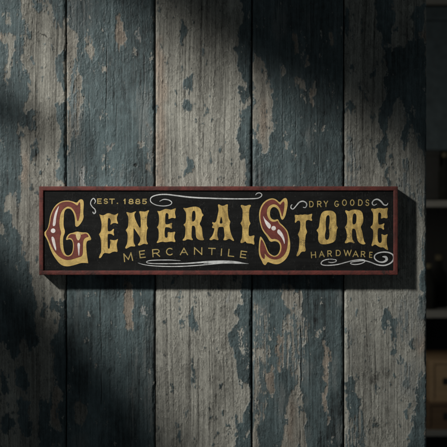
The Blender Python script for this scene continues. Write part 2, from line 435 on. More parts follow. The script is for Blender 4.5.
    me.vertices.add(ny * nX); me.vertices.foreach_set('co', verts.astype(np.float32).ravel())
    me.loops.add(nq * 4); me.loops.foreach_set('vertex_index', quads.astype(np.int32).ravel())
    me.polygons.add(nq)
    me.polygons.foreach_set('loop_start', np.arange(0, nq * 4, 4, dtype=np.int32))
    me.polygons.foreach_set('use_smooth', np.ones(nq, bool))
    me.update(calc_edges=True)
    ca = me.attributes.new('Col', 'FLOAT_COLOR', 'POINT'); ca.data.foreach_set('color', Cp.astype(np.float32).ravel())
    ra = me.attributes.new('Rough', 'FLOAT', 'POINT'); ra.data.foreach_set('value', Ro.astype(np.float32).ravel())
    me.materials.append(mat)
    o = bpy.data.objects.new('plank', me); link(o, parent)
    o.location = -Vector(parent.location)
    return o

# ------------------------------------------------------------------ sign drawing helpers
SIGN_T = 0.043                        # how far the sign face stands off the wall
def sgn(x, y, d): return W(x, y, d)

def chaikin(p, n=2):
    for _ in range(n):
        q = []
        for i in range(len(p)):
            a, b = p[i], p[(i + 1) % len(p)]
            q.append((a[0] * .75 + b[0] * .25, a[1] * .75 + b[1] * .25)); q.append((a[0] * .25 + b[0] * .75, a[1] * .25 + b[1] * .75))
        p = q
    return p

def catmull(pts, n=8):
    p = [pts[0]] + list(pts) + [pts[-1]]
    out = []
    for i in range(1, len(p) - 2):
        for k in range(n):
            t = k / n
            a = [0.5 * (2 * p[i][j] + (p[i + 1][j] - p[i - 1][j]) * t + (2 * p[i - 1][j] - 5 * p[i][j] + 4 * p[i + 1][j] - p[i + 2][j]) * t * t + (3 * p[i][j] - p[i - 1][j] - 3 * p[i + 1][j] + p[i + 2][j]) * t ** 3) for j in range(len(pts[0]))]
            out.append(a)
    out.append(list(pts[-1]))
    return out

def flat(name, faces, holes, d, th, mat, parent, label=None):
    """union of 2D polygons (photo px) minus holes -> thin raised paint of thickness th with its back at distance d."""
    vs, fs = [], []
    for f in list(faces) + list(holes):
        f = [(x, -y) for x, y in f]
        if sum(a[0] * b[1] - b[0] * a[1] for a, b in zip(f, f[1:] + f[:1])) < 0: f = f[::-1]
        fs.append(list(range(len(vs), len(vs) + len(f)))); vs += [Vector(q) for q in f]
    nf = len(faces)
    ov, oe, of, _, _, orig = delaunay_2d_cdt(vs, [], fs, 0, 1e-5)
    keep = [f for f, o in zip(of, orig) if o and not any(k >= nf for k in o)]
    bm = bmesh.new(); top = {}; bot = {}; cnt = {}
    for f in keep:
        for i in f:
            if i not in top:
                top[i] = bm.verts.new(sgn(ov[i].x, -ov[i].y, d + th)); bot[i] = bm.verts.new(sgn(ov[i].x, -ov[i].y, d))
        try: bm.faces.new([top[i] for i in f])
        except ValueError: continue
        for a, b in zip(f, f[1:] + f[:1]): cnt[(a, b)] = 1
    for a, b in list(cnt):
        if (b, a) not in cnt: bm.faces.new((top[b], top[a], bot[a], bot[b]))
    o = mesh_obj(name, bm, mat, parent)
    if label: o['label'] = label
    return o

def ribbon(pts, n=8):
    """(x, y, width) control points -> list of quads."""
    c = catmull(pts, n); out = []; L = []; R = []
    for i, (x, y, w) in enumerate(c):
        a = c[max(0, i - 1)]; b = c[min(len(c) - 1, i + 1)]
        dx, dy = b[0] - a[0], b[1] - a[1]; l = math.hypot(dx, dy) or 1
        nx, ny = -dy / l * w / 2, dx / l * w / 2
        L.append((x + nx, y + ny)); R.append((x - nx, y - ny))
    for i in range(len(c) - 1): out.append([L[i], L[i + 1], R[i + 1], R[i]])
    for i in (0, -1):
        x, y, w = c[i]
        out.append([(x + w / 2 * math.cos(k * math.pi / 5), y + w / 2 * math.sin(k * math.pi / 5)) for k in range(10)])
    return out

def disc(x, y, r, n=20): return [(x + r * math.cos(2 * math.pi * k / n), y + r * math.sin(2 * math.pi * k / n)) for k in range(n)]

def arc(cx, cy, rx, ry, a0, a1, n=14):
    return [(cx + rx * math.cos(math.radians(a0 + (a1 - a0) * i / n)), cy + ry * math.sin(math.radians(a0 + (a1 - a0) * i / n))) for i in range(n + 1)]

# stroke letters in a unit box, y up
GL = {
 'E': [[(0,0),(0,1)],[(0,1),(1,1)],[(0,.5),(.85,.5)],[(0,0),(1,0)]],
 'T': [[(0,1),(1,1)],[(.5,0),(.5,1)]], 'I': [[(.5,0),(.5,1)]], 'L': [[(0,1),(0,0)],[(0,0),(1,0)]],
 'H': [[(0,0),(0,1)],[(1,0),(1,1)],[(0,.5),(1,.5)]], 'N': [[(0,0),(0,1)],[(0,1),(1,0)],[(1,0),(1,1)]],
 'M': [[(0,0),(.06,1)],[(.06,1),(.5,.2)],[(.5,.2),(.94,1)],[(.94,1),(1,0)]],
 'W': [[(0,1),(.25,0)],[(.25,0),(.5,.9)],[(.5,.9),(.75,0)],[(.75,0),(1,1)]],
 'A': [[(0,0),(.5,1)],[(.5,1),(1,0)],[(.19,.34),(.81,.34)]], 'Y': [[(0,1),(.5,.48)],[(1,1),(.5,.48)],[(.5,.48),(.5,0)]],
 'R': [[(0,0),(0,1)],[(0,1),(.6,1)] + arc(.6,.74,.38,.26,90,-90) + [(0,.48)],[(.5,.48),(1,0)]],
 'D': [[(0,0),(0,1)],[(0,1),(.45,1)] + arc(.45,.5,.55,.5,90,-90) + [(0,0)]],
 'O': [arc(.5,.5,.5,.5,0,360,28)], 'C': [arc(.52,.5,.52,.5,48,312,24)],
 'G': [arc(.52,.5,.52,.5,50,350,24),[(1.02,.42),(.6,.42)]],
 'S': [arc(.5,.745,.46,.255,25,250,14) + arc(.5,.255,.5,.255,80,-155,14)],
 '1': [[(.6,0),(.6,1)],[(.6,1),(.15,.75)]], '8': [arc(.5,.74,.42,.26,0,360,22), arc(.5,.25,.5,.25,0,360,22)],
 '5': [[(.92,1),(.14,1)],[(.14,1),(.08,.52)],[(.08,.52)] + arc(.46,.31,.5,.31,110,-150,14)],
 '.': [[(.4,.03),(.6,.03)]],
}
def glyph(ch, x0, y0, x1, y1, w, rot=0.0, slant=0.0):
    """box in photo px (y down), stroke width w px, rotated by rot degrees (clockwise positive) -> polygons."""
    mx, my = (x0 + x1) / 2, (y0 + y1) / 2; h = w / 2
    c, s = math.cos(math.radians(rot)), math.sin(math.radians(rot))
    bx0, bx1, by0, by1 = x0 + h, x1 - h, y0 + h, y1 - h
    out = []
    for st in GL[ch]:
        pts = [(bx0 + (bx1 - bx0) * px, by1 - (by1 - by0) * py) for px, py in st]
        pts = [(mx + (x - mx) * c - (y - my) * s, my + (x - mx) * s + (y - my) * c) for x, y in pts]
        for a, b in zip(pts, pts[1:]):
            dx, dy = b[0] - a[0], b[1] - a[1]; l = math.hypot(dx, dy)
            if l < 1e-6: continue
            nx, ny = -dy / l * h, dx / l * h
            ex, ey = (dx / l * h, dy / l * h) if len(pts) == 2 else (0, 0)
            out.append([(a[0] - ex + nx, a[1] - ey + ny), (b[0] + ex + nx, b[1] + ey + ny), (b[0] + ex - nx, b[1] + ey - ny), (a[0] - ex - nx, a[1] - ey - ny)])
        if len(pts) > 2:
            for q in pts: out.append(disc(q[0], q[1], h * .98, 8))
    return out

# ------------------------------------------------------------------ materials
M_plank = mat_plank()
def mat_board():
    k = NT('black_sign_board')
    a = k.noise((9, 60, 60), 6, .7, .5); b = k.noise((260, 260, 260), 5, .75); d = k.noise((26, 26, 26), 5, .7, 1.0)
    v = k.noise((420, 90, 40), 4, .7, .4)
    c = k.mix((.0052, .0052, .0050), (.0125, .0125, .0120), k.ramp(a, [(.35, 0.0), (.7, 1.0)]))
    mul = k.n('ShaderNodeMath', operation='MULTIPLY'); k.l(k.ramp(d, [(.45, 0.0), (.72, 1.0)]), mul.inputs[0]); k.l(k.ramp(b, [(.54, 0.0), (.66, .8)]), mul.inputs[1])
    c = k.mix(c, (.060, .060, .056), mul.outputs[0])
    mu2 = k.n('ShaderNodeMath', operation='MULTIPLY'); k.l(k.ramp(v, [(.60, 0.0), (.68, .8)]), mu2.inputs[0]); k.l(k.ramp(d, [(.4, 0.0), (.6, 1.0)]), mu2.inputs[1])
    c = k.mix(c, (.042, .042, .039), mu2.outputs[0])
    k.col(c); k.bump(k.mix(a, b, .5), .5, .0006)
    return k.set(Roughness=.75, Specular_IOR_Level=.12)
M_black = mat_board()
M_red = mat_worn('oxblood_frame_paint', (.135, .030, .023), (.068, .020, .016), (.035, .02, .017), chip=.575, rough=.65, sc=40, bump=.7)
M_gold = mat_worn('antique_gold_paint', (.66, .455, .145), (.33, .22, .07), (.15, .11, .055), chip=.585, rough=.5, sc=48, bump=.8, scl=(1.6, 1.6, .6))
M_rim = mat_worn('pale_gold_outline', (.66, .455, .15), (.48, .33, .11), (.12, .08, .04), chip=.64, rough=.55, sc=55)
M_cream = mat_worn('cream_drop_paint', (.74, .60, .32), (.60, .45, .20), (.12, .08, .04), chip=.64, rough=.55, sc=55)
M_maroon = mat_worn('maroon_letter_paint', (.190, .047, .034), (.125, .032, .025), (.05, .02, .016), chip=.64, rough=.55, sc=45)
M_white = mat_worn('chalk_white_paint', (.82, .77, .73), (.66, .58, .54), (.2, .12, .1), chip=.66, rough=.6, sc=60)
M_scroll = mat_worn('grey_scroll_paint', (.62, .62, .60), (.38, .38, .37), (.05, .05, .05), chip=.60, rough=.6, sc=60)
M_text = mat_worn('old_gold_small_text', (.46, .34, .12), (.33, .25, .09), (.06, .05, .03), chip=.60, rough=.6, sc=60)
M_backing = mat_plain('dark_backing_board', (.012, .012, .011), .9)

# ------------------------------------------------------------------ wall
wall = empty('plank_wall', W(200, 447), 'wall of weathered upright planks with flaking blue-grey paint behind the sign', 'wall')
labels = ['plank with pale bare middle and blue paint flaking at its left', 'mostly blue painted plank with small tan bare patches',
          'mostly bare grey plank with ragged blue paint down its right edge', 'dark blue painted plank with worn tan streaks',
          'grey plank at the wall end with blue paint along its right side']
for i, p in enumerate(PL):
    o = plank(i, p, M_plank, wall); o['label'] = labels[i]
for j, (a, b) in enumerate([(-114, -25), (-204, -115), (-294, -205)]):
    plank(20 + j, dict(x0=a, x1=b, base=(j + 1) % 2, tan=.3, bright=.85, ops=[('h', rect(a + 10, 20, a + 50, 300)), (1 - (j + 1) % 2, rect(a + 50, 100, a + 85, 400))], cracks=[], knots=[]), M_plank, wall, False)
bm = bmesh.new(); box(bm, ((-294 - CX) * U, .026, (CY - 640) * U), ((425.5 - CX) * U, .034, (CY + 190) * U)); mesh_obj('backing_board', bm, M_backing, wall)

# ------------------------------------------------------------------ sign
F = SIGN_T
sign = empty('shop_sign', W(218.5, 275), 'long black wooden shop sign with red frame reading General Store Mercantile', 'sign')
X0, X1, Y0, Y1 = 39.0, 398.0, 186.3, 275.0
fw = 4.4
a, b = W(X0, Y1, F), W(X1, Y0, F)
k = (D - F) / D
t = fw * U * k
bm = bmesh.new()
# cross-section (inset from the outer edge, distance in front of the wall), swept round the rectangle with mitred corners
prof = [(0, -.002), (0, F - .0016), (.0005, F - .0005), (.0016, F), (t * .5, F + .0002), (t - .0016, F), (t - .0005, F - .0006), (t, F - .0018), (t, F - .008)]
rr_ = random.Random(5)
cs = [(a.x, a.z, 1, 1), (b.x, a.z, -1, 1), (b.x, b.z, -1, -1), (a.x, b.z, 1, -1)]
path = []
for q in range(4):
    x0_, z0_, sx_, sz_ = cs[q]; x1_, z1_, tx_, tz_ = cs[(q + 1) % 4]
    nseg = 150 if q % 2 == 0 else 40
    for u in range(nseg):
        f = u / nseg; corner = u == 0
        path.append((x0_ + (x1_ - x0_) * f, z0_ + (z1_ - z0_) * f, sx_ if corner else (0 if q % 2 == 0 else sx_), sz_ if corner else (sz_ if q % 2 == 0 else 0)))
wv = [0, 0]; loops = []
for n_, (x_, z_, ix, iz) in enumerate(path):
    ring_ = []
    ding = max(0, rr_.gauss(0, 1) - 1.7) * .0006
    for c_, (off, dep) in enumerate(prof):
        j_ = rr_.uniform(-.00012, .00012) if 0 < c_ < 8 else 0
        if c_ in (1, 2, 3): dep -= ding * (.8 if c_ == 2 else .5); off += ding * .5
        ring_.append(bm.verts.new((x_ + ix * off, -(dep + j_), z_ + iz * off)))
    loops.append(ring_)
for A, B in zip(loops, loops[1:] + loops[:1]):
    for c_ in range(len(prof) - 1): bm.faces.new((A[c_], B[c_], B[c_ + 1], A[c_ + 1]))
mesh_obj('frame', bm, M_red, sign)
PF = F - .0035
bm = bmesh.new(); box(bm, (a.x + t * .8, -PF, a.z + t * .8), (b.x - t * .8, -.004, b.z - t * .8)); panel = mesh_obj('panel', bm, M_black, sign)

def zp(pts, ox, oy, s): return [(ox + x / s, oy + y / s) for x, y in pts]
s_ = 8.94
BIG = [
 ('E', (95,210), [(38,38),(38,38),(62,48),(85,45),(105,30),(130,28),(155,40),(180,45),(205,28),(208,34),(195,65),(195,90),(207,118),(203,124),(180,115),(160,118),(140,132),(138,128),(143,105),(138,82),(125,68),(113,80),(113,185),(122,192),(145,188),(160,170),(172,168),(165,195),(172,225),(165,230),(150,215),(120,212),(113,222),(113,335),(122,350),(133,340),(135,310),(140,290),(133,270),(138,263),(155,270),(185,270),(203,258),(206,264),(197,290),(193,320),(203,365),(198,377),(180,370),(155,375),(130,390),(105,385),(85,383),(70,395),(62,415),(45,432),(34,428),(40,405),(55,380),(57,350),(52,250),(36,222),(36,214),(50,200),(57,170),(60,120),(50,75)], []),
 ('N', (122,205), [(38,68),(42,62),(75,72),(95,68),(122,55),(128,60),(110,80),(112,110),(130,155),(160,210),(168,195),(168,150),(165,95),(152,62),(158,54),(185,58),(210,60),(235,45),(244,50),(228,80),(222,130),(222,190),(235,205),(222,220),(217,300),(222,330),(234,345),(225,353),(200,345),(185,350),(165,361),(145,362),(142,352),(158,335),(165,310),(163,290),(130,240),(103,200),(103,240),(102,310),(107,345),(121,365),(112,373),(85,368),(65,375),(40,392),(27,386),(32,372),(45,350),(50,310),(50,250),(34,230),(34,222),(50,205),(57,180),(57,110),(50,90)], []),
 ('E', (153,203), [(33,68),(60,75),(80,65),(110,52),(135,55),(165,62),(202,44),(206,52),(193,85),(205,128),(198,139),(175,130),(150,140),(138,145),(137,125),(140,105),(132,92),(120,88),(110,100),(108,180),(115,192),(140,190),(165,176),(173,182),(165,200),(172,224),(163,231),(145,218),(112,215),(105,228),(103,290),(110,308),(120,312),(130,305),(132,290),(130,265),(140,258),(160,265),(195,255),(200,262),(190,290),(190,318),(202,342),(195,351),(170,343),(145,345),(115,352),(85,345),(60,350),(40,359),(31,352),(48,330),(52,290),(50,235),(36,220),(36,214),(50,200),(55,150),(52,100)], []),
 ('R', (180,200), [(28,68),(55,75),(85,65),(130,58),(165,63),(190,85),(195,115),(209,130),(210,138),(195,150),(192,180),(175,210),(178,222),(195,245),(200,290),(205,335),(217,352),(208,361),(175,358),(150,345),(142,320),(138,250),(130,232),(110,228),(105,240),(103,300),(103,335),(116,352),(110,361),(85,352),(65,350),(45,363),(23,363),(25,353),(42,335),(48,300),(50,245),(33,225),(33,218),(50,205),(55,170),(55,110),(35,85)],
   [[(108,115),(115,98),(128,95),(138,108),(140,150),(135,180),(118,195),(108,190),(105,160)]]),
 ('A', (207,200), [(97,42),(108,38),(130,52),(150,52),(175,38),(188,40),(185,60),(185,110),(195,170),(211,195),(205,210),(200,225),(208,280),(225,330),(244,361),(235,368),(210,350),(195,345),(175,359),(147,360),(147,350),(158,330),(155,290),(150,245),(142,240),(108,240),(100,250),(92,290),(92,325),(104,352),(97,361),(75,352),(60,348),(40,360),(21,356),(24,345),(45,325),(60,290),(68,250),(50,252),(44,240),(57,222),(44,205),(50,197),(70,205),(82,190),(95,140),(105,85),(100,60)],
   [[(127,145),(133,165),(141,211),(111,211),(118,180)]]),
 ('L', (232,200), [(77,48),(90,42),(120,56),(150,42),(171,46),(165,60),(155,80),(152,120),(152,180),(164,205),(164,213),(150,235),(148,300),(150,320),(165,325),(196,314),(203,322),(193,350),(202,390),(195,401),(175,388),(150,388),(130,385),(125,372),(115,370),(105,380),(85,386),(74,380),(78,362),(88,345),(92,300),(92,235),(77,212),(77,205),(90,185),(95,140),(95,85),(82,65)], []),
 ('T', (292,208), [(23,66),(30,60),(55,65),(75,58),(95,62),(115,55),(140,62),(165,55),(182,50),(178,70),(172,90),(182,108),(175,117),(150,105),(130,110),(122,125),(122,180),(134,205),(134,222),(122,240),(118,290),(115,345),(126,375),(115,391),(95,388),(80,395),(65,420),(48,434),(39,427),(48,400),(60,370),(65,320),(65,260),(52,240),(54,230),(68,205),(75,170),(75,125),(65,112),(45,115),(32,134),(24,128),(30,100)], []),
 ('O', (313,203), [(80,85),(105,70),(140,68),(175,70),(200,90),(208,115),(208,180),(211,205),(225,220),(211,238),(208,290),(205,325),(185,350),(150,362),(110,370),(70,368),(52,350),(45,320),(50,270),(33,248),(33,240),(52,222),(58,180),(65,120)],
   [[(130,108),(145,110),(150,130),(148,190),(140,225),(148,260),(146,300),(138,328),(115,330),(107,310),(108,270),(118,235),(112,200),(115,130)]]),
 ('R', (340,203), [(44,68),(55,64),(80,75),(100,62),(140,58),(180,65),(200,85),(205,110),(209,140),(205,180),(185,210),(188,225),(200,260),(208,310),(215,345),(230,361),(220,371),(190,368),(165,350),(152,320),(145,260),(135,232),(112,228),(107,245),(108,320),(120,340),(134,353),(125,361),(100,350),(80,350),(55,361),(41,357),(48,340),(60,320),(62,280),(55,240),(44,222),(44,212),(58,200),(65,170),(65,110),(50,85)],
   [[(115,110),(122,95),(135,92),(147,105),(148,150),(143,180),(128,193),(112,190),(110,150)]]),
 ('E', (366,203), [(44,54),(55,47),(80,55),(105,45),(135,45),(160,52),(192,41),(197,48),(188,85),(194,130),(185,139),(160,130),(140,140),(132,136),(137,110),(132,90),(118,82),(108,95),(108,185),(120,195),(145,190),(161,180),(166,188),(155,210),(164,232),(155,241),(140,225),(115,222),(105,235),(103,310),(108,345),(120,358),(135,355),(142,340),(140,300),(136,278),(145,278),(165,290),(191,277),(194,285),(185,310),(185,370),(199,416),(192,422),(170,408),(155,395),(130,398),(105,385),(85,370),(70,375),(58,387),(47,380),(60,340),(65,300),(65,240),(41,220),(41,212),(60,195),(65,150),(65,90),(50,70)], []),
]
for ch, (ox, oy), out, holes in BIG:
    flat('painted_letter', [chaikin(zp(out, ox, oy, s_), 2)], [chaikin(zp(h, ox, oy, s_), 2) for h in holes], PF - .0001, .0005, M_gold, sign)

# the two tall capitals: gold ground, maroon face, white highlights
G_gold = [(80.8,199),(83.3,200),(83.9,204.1),(83.1,213.1),(83.9,217.2),(81.8,222.2),(77.8,227),(75,226.4),(75.2,221.2),(74.2,214.1),(71.2,209.1),(67.2,208.1),(64.2,211.1),(63.7,218.2),(63.4,226.2),(65.4,232),(62.8,237.4),(63.4,249.7),(65.8,255.2),(69.5,255.6),(72.6,252.1),(73.2,244.8),(72.2,240.5),(69.5,238.9),(65.9,240.4),(66.3,237.4),(68.9,233.7),(73.2,232.7),(76.9,231.3),(81.8,232.5),(87.4,232.3),(89.8,235.5),(91.8,240),(87.4,240.5),(86.1,243.5),(86.5,252.1),(88.2,263.2),(88.2,263.2),(81.8,262.6),(74.5,265.1),(67,266.7),(60.9,265.1),(56,259.5),(51.1,251.5),(47.4,239.8),(43.8,234.3),(44.2,232.3),(47.5,229.2),(49.1,223.2),(50.1,215.1),(54.1,206.6),(60.1,201.5),(67.2,200.2),(73.2,201.5),(76.8,203.1),(78.8,200.2)]
G_red = [(79.8,201.6),(80.3,206.1),(80.1,213.1),(78.8,219.2),(77.3,222),(76.3,216.1),(74.7,211.6),(71.2,207.1),(67.2,206.1),(62.7,209.1),(60.1,214.1),(59.1,222.2),(59.6,228.2),(61.3,232.4),(59.7,237.4),(59.7,246),(62.1,253.4),(65.8,256.5),(70.1,256.5),(73,253.4),(74.2,244.8),(72.6,239.2),(69.5,237.4),(67.3,238.8),(69.5,234.3),(73.8,233.9),(78.1,235.5),(82.5,234.3),(86.5,233.1),(89,236.8),(85.5,237.4),(83.1,239.8),(82.8,247.2),(82.7,256),(76.9,257.7),(69.5,260.1),(63.4,259.5),(57.8,255.8),(52.9,249.7),(48.6,239.8),(45.8,234.3),(46.3,231.3),(48.6,228.2),(49.9,223.2),(51.1,215.1),(55.1,207.1),(60.6,202.6),(67.2,201.2),(73.2,202.6),(77.5,206),(78.4,203.4)]
A_ = lambda p: zp(p, 40, 195, 9.93); B_ = lambda p: zp(p, 40, 230, 8.127)
gG = flat('painted_letter', [chaikin(G_gold, 2)], [], PF - .0001, .0005, M_rim, sign, 'tall maroon capital G with gold edge and white highlights')
flat('maroon_face', [chaikin(G_red, 2)], [], PF + .0003, .0005, M_maroon, gG)
for hp in ([chaikin(A_([(192,103),(178,150),(160,220),(155,300),(135,312),(124,300),(135,230),(150,170),(175,125)]), 2), disc(53.1, 230.7, 2.3),
      chaikin(B_([(90,53),(114,56),(126,110),(134,168),(124,165),(100,105)]), 2), chaikin(B_([(302,104),(327,104),(322,160),(319,210),(313,208),(308,160)]), 2)]): flat('white_highlight', [hp], [], PF + .0007, .0004, M_white, gG)
flat('gold_drop', [chaikin(B_([(308,12),(326,28),(332,45),(325,72),(311,88),(298,72),(290,42),(295,25)]), 2)], [], PF + .0007, .0004, M_cream, gG)
A_ = lambda p: zp(p, 255, 193, 9.93); B_ = lambda p: zp(p, 255, 228, 9.93)
S_gold = A_([(305,46),(320,65),(326,110),(315,170),(300,235),(275,270),(257,256),(245,200),(225,155),(190,135),(160,150),(145,200),(155,250),(190,270),(228,256),(240,290),(280,325),(322,372)]) + B_([(335,70),(352,150),(345,240),(310,310),(250,355),(200,362),(150,345),(125,335),(112,360),(100,371),(80,357),(70,330),(45,285),(35,230),(40,150),(50,82),(65,90),(90,130),(110,180),(130,235),(160,265),(195,280),(230,260),(250,215),(250,170),(230,140),(195,128),(150,142),(120,85),(82,38)]) + A_([(58,335),(38,240),(45,160),(80,95),(130,60),(180,50),(220,70),(245,97),(275,60)])
S_red = A_([(290,78),(291,140),(275,220),(268,240),(258,190),(240,145),(215,118),(180,108),(140,125),(118,160),(115,210),(135,260),(165,285),(205,285),(226,272),(235,305),(275,335),(310,378)]) + B_([(325,80),(325,160),(310,235),(270,290),(210,315),(150,305),(108,272),(92,245),(98,285),(90,312),(65,290),(48,230),(52,160),(60,105),(85,145),(105,195),(125,250),(160,278),(200,290),(240,268),(262,220),(262,165),(240,125),(200,105),(160,112),(135,75),(95,35)]) + A_([(68,335),(50,240),(58,165),(90,105),(135,72),(180,62),(215,82),(250,122),(265,95)])
gS = flat('painted_letter', [chaikin(S_gold, 2)], [], PF - .0001, .0005, M_rim, sign, 'tall maroon capital S with gold edge and white highlights')
flat('maroon_face', [chaikin(S_red, 2)], [], PF + .0003, .0005, M_maroon, gS)
for hp in ([chaikin(A_([(76,215),(100,262),(145,300),(160,320),(150,360),(125,342),(98,295)]), 2), disc(255 + 185 / 9.93, 193 + 350 / 9.93, 2.3),
      chaikin(B_([(230,6),(258,30),(282,70),(296,120),(294,170),(280,120),(250,75),(216,46)]), 2)]): flat('white_highlight', [hp], [], PF + .0007, .0004, M_white, gS)

# small lettering
def words(items, w, rots=None):
    out = []
    for it in items:
        ch, x0, y0, x1, y1 = it[:5]
        out += glyph(ch, x0, y0, x1, y1, w, it[5] if len(it) > 5 else 0)
    return out
def zi(ox, oy, s, *its): return [(c, ox + x0 / s, oy + y0 / s, ox + x1 / s, oy + y1 / s, *r) for c, x0, y0, x1, y1, *r in its]
EST = zi(88, 190, 7, ('E',64,59,96,97),('S',109,59,140,98),('T',149,60,187,98),('.',198,60,214,98),('1',247,61,268,99),('8',283,61,320,100),('8',330,61,367,100),('5',378,61,413,100))
MER = zi(118, 240, 7, ('M',38,90,102,150,-9),('E',149,73,191,126,-7),('R',240,63,293,119,-4),('C',336,55,388,108,-2)) + zi(160, 240, 7, ('A',139,54,196,106,0),('N',238,51,296,104,1)) + zi(200, 240, 7, ('T',57,55,109,105,2),('I',142,59,158,111,4),('L',197,64,241,117,6),('E',282,76,327,127,8))
DRY = zi(286, 190, 8.28, ('D',192,91,229,143,-2),('R',258,90,294,142,-1),('Y',312,89,349,141,-1),('G',400,88,438,140,0)) + zi(336, 190, 7, ('O',42,66,76,111,0),('O',98,66,129,111,1),('D',155,66,187,111,2),('S',206,66,233,112,3))
HAR = zi(306, 243, 8.28, ('H',41,72,83,125,-4),('A',107,65,153,118,-3),('R',177,61,214,113,-2),('D',247,57,288,108,-1),('W',312,55,378,108,0)) + zi(346, 243, 8.28, ('A',55,64,104,116,1),('R',123,67,160,117,2),('E',192,73,219,123,3))
for its, w in ((EST, 1.08), (MER, 1.02), (DRY, .88), (HAR, .9)):
    flat('small_lettering', words(its, w), [], PF - .0001, .0004, M_text, sign)

# scrolls
def scroll(pts, ox, oy, s, ws):
    n = len(pts)
    xs = np.linspace(0, 1, n); wi = np.interp(xs, np.linspace(0, 1, len(ws)), ws)
    return [(ox + x / s, oy + y / s, w) for (x, y), w in zip(pts, wi)]
SC = []
SC.append([scroll([(44,95),(52,78),(40,59),(25,70),(18,95),(30,118),(48,135),(52,155),(42,165),(34,155)], 88, 190, 7, [.6,1.1,.9,.9,1.2,1.1])])
SC.append([[(145 + x / 7, 188 + y / 7, w) for x, y, w in [(103,93,.5),(130,80,.9),(165,84,1),(187,100,.9),(175,118,.8),(130,126,.8),(75,118,.8),(40,95,.9),(45,65,1),(90,48,1.1),(150,45,1.2),(220,53,1.3),(300,63,1.4),(380,69,1.4),(447,71,1.3),(520,74,1.3),(650,76,1.1),(770,74,1),(805,65,.9),(818,48,.9),(805,35,.9),(785,37,.9),(775,48,.7)]]])
SC.append([[(118 + x / 7, 240 + y / 7, w) for x, y, w in [(140,160,.3),(180,172,.6),(250,181,.8),(350,185,.9),(450,184,1.0),(550,178,1.0),(640,170,1.0),(740,160,1.4),(840,160,1.6),(880,163,.9),(915,166,.15)]],
           [(118 + x / 7, 240 + y / 7, w) for x, y, w in [(437,144,.2),(420,143,.4),(350,140,.8),(240,142,.8),(203,150,.8),(206,160,.8),(250,165,.9),(350,166,.9),(470,164,1.2),(560,158,1.5),(640,152,1.7),(740,149,1.6),(820,153,1.5),(870,160,.8),(905,165,.15)]],
           [(118 + x / 7, 240 + y / 7, w) for x, y, w in [(600,164,.3),(680,158,1.4),(750,155,2.4),(800,155,2.6),(850,159,1.6),(900,165,.2)]]])
SC.append([scroll([(50,122),(42,130),(42,150),(60,157),(85,130),(110,102),(140,93),(165,105),(172,125),(160,145),(143,143)], 286, 190, 8.28, [.7,1,.9,1.3,1.2,1,.7])])
SC.append([scroll([(285,98),(265,107),(253,92),(265,72),(290,65),(315,80),(335,103),(355,105),(363,92)], 336, 190, 7, [.6,1.1,1.2,1.6,1.2,.6])])
SC.append([[(306 + x / 8.28, 243 + y / 8.28, w) for x, y, w in [(185,158,.5),(215,162,.8),(245,155,.8),(250,142,.8),(225,135,.8),(180,135,.9),(140,148,1),(125,168,1),(140,182,1),(190,185,1),(260,178,1),(330,160,1),(381,147,1),(441,138,1),(481,140,.9),(486,155,.8),(451,172,.9),(401,178,.9),(369,170,.8),(381,158,.8),(431,150,.9),(481,146,1),(531,158,1.1),(591,180,1.2),(651,185,1.3),(701,165,1.4),(726,130,1.5),(716,95,1.4),(671,76,1.3),(616,78,1.2),(576,95,1.2),(566,120,1.2),(581,142,1.2),(611,157,1.3),(645,156,1.7),(668,138,2.4),(660,117,2.4),(636,113,1.0)]]])
for strokes in SC:
    fs = []
    for st in strokes: fs += ribbon(st, 6)
    flat('scroll_flourish', fs, [], PF - .0001, .00035, M_scroll, sign)

# ------------------------------------------------------------------ shelving behind the wall end (out of focus)
M_shelf = mat_wood('grey_shelf_wood', (.13, .127, .112), (.19, .183, .16))
M_dark = mat_wood('dark_shelf_back', (.010, .010, .009), (.018, .017, .015), axis='z')
M_crate = mat_wood('brown_crate_wood', (.23, .15, .078), (.33, .225, .125))
M_crate2 = mat_wood('dark_crate_wood', (.085, .05, .026), (.13, .082, .045))
M_slate = mat_plain('slate_blue_tin', (.046, .060, .064), .85, .0, .2)
M_amber = mat_glass('amber_glass', (.45, .22, .06))
M_bot = mat_plain('dusty_dark_bottle', (.008, .0085, .007), .9, .0, .1)
M_lid = mat_plain('tarnished_lid', (.07, .06, .035), .8, .0, .2)
BD = -0.95                                     # front of the shelving
kb = (D - BD) / D
def bp(x, y, d=BD): return W(x, y, d)
su = empty('shelving_unit', bp(520, 447), 'dark shelving unit with grey board edges behind the end of the plank wall', 'shelf')
sx0, sx1 = bp(330, 0).x, bp(760, 0).x
for yt, yb in ((-6.0, 2.5), (200.3, 207), (310.8, 318), (430.5, 436.5), (545, 552)):
    bm = bmesh.new(); box(bm, (sx0, -BD, bp(0, yb).z), (sx1, -BD + .36, bp(0, yt).z), .002); mesh_obj('shelf_board', bm, M_shelf, su)
for xa in (sx0 - .03, sx1):
    bm = bmesh.new(); box(bm, (xa, -BD + .004, bp(0, 640).z), (xa + .03, -BD + .36, bp(0, -90).z), .002); mesh_obj('side_panel', bm, M_shelf, su)
bm = bmesh.new(); box(bm, (sx0 - .03, -BD + .361, bp(0, 640).z), (sx1 + .03, -BD + .375, bp(0, -90).z)); mesh_obj('back_panel', bm, M_dark, su)

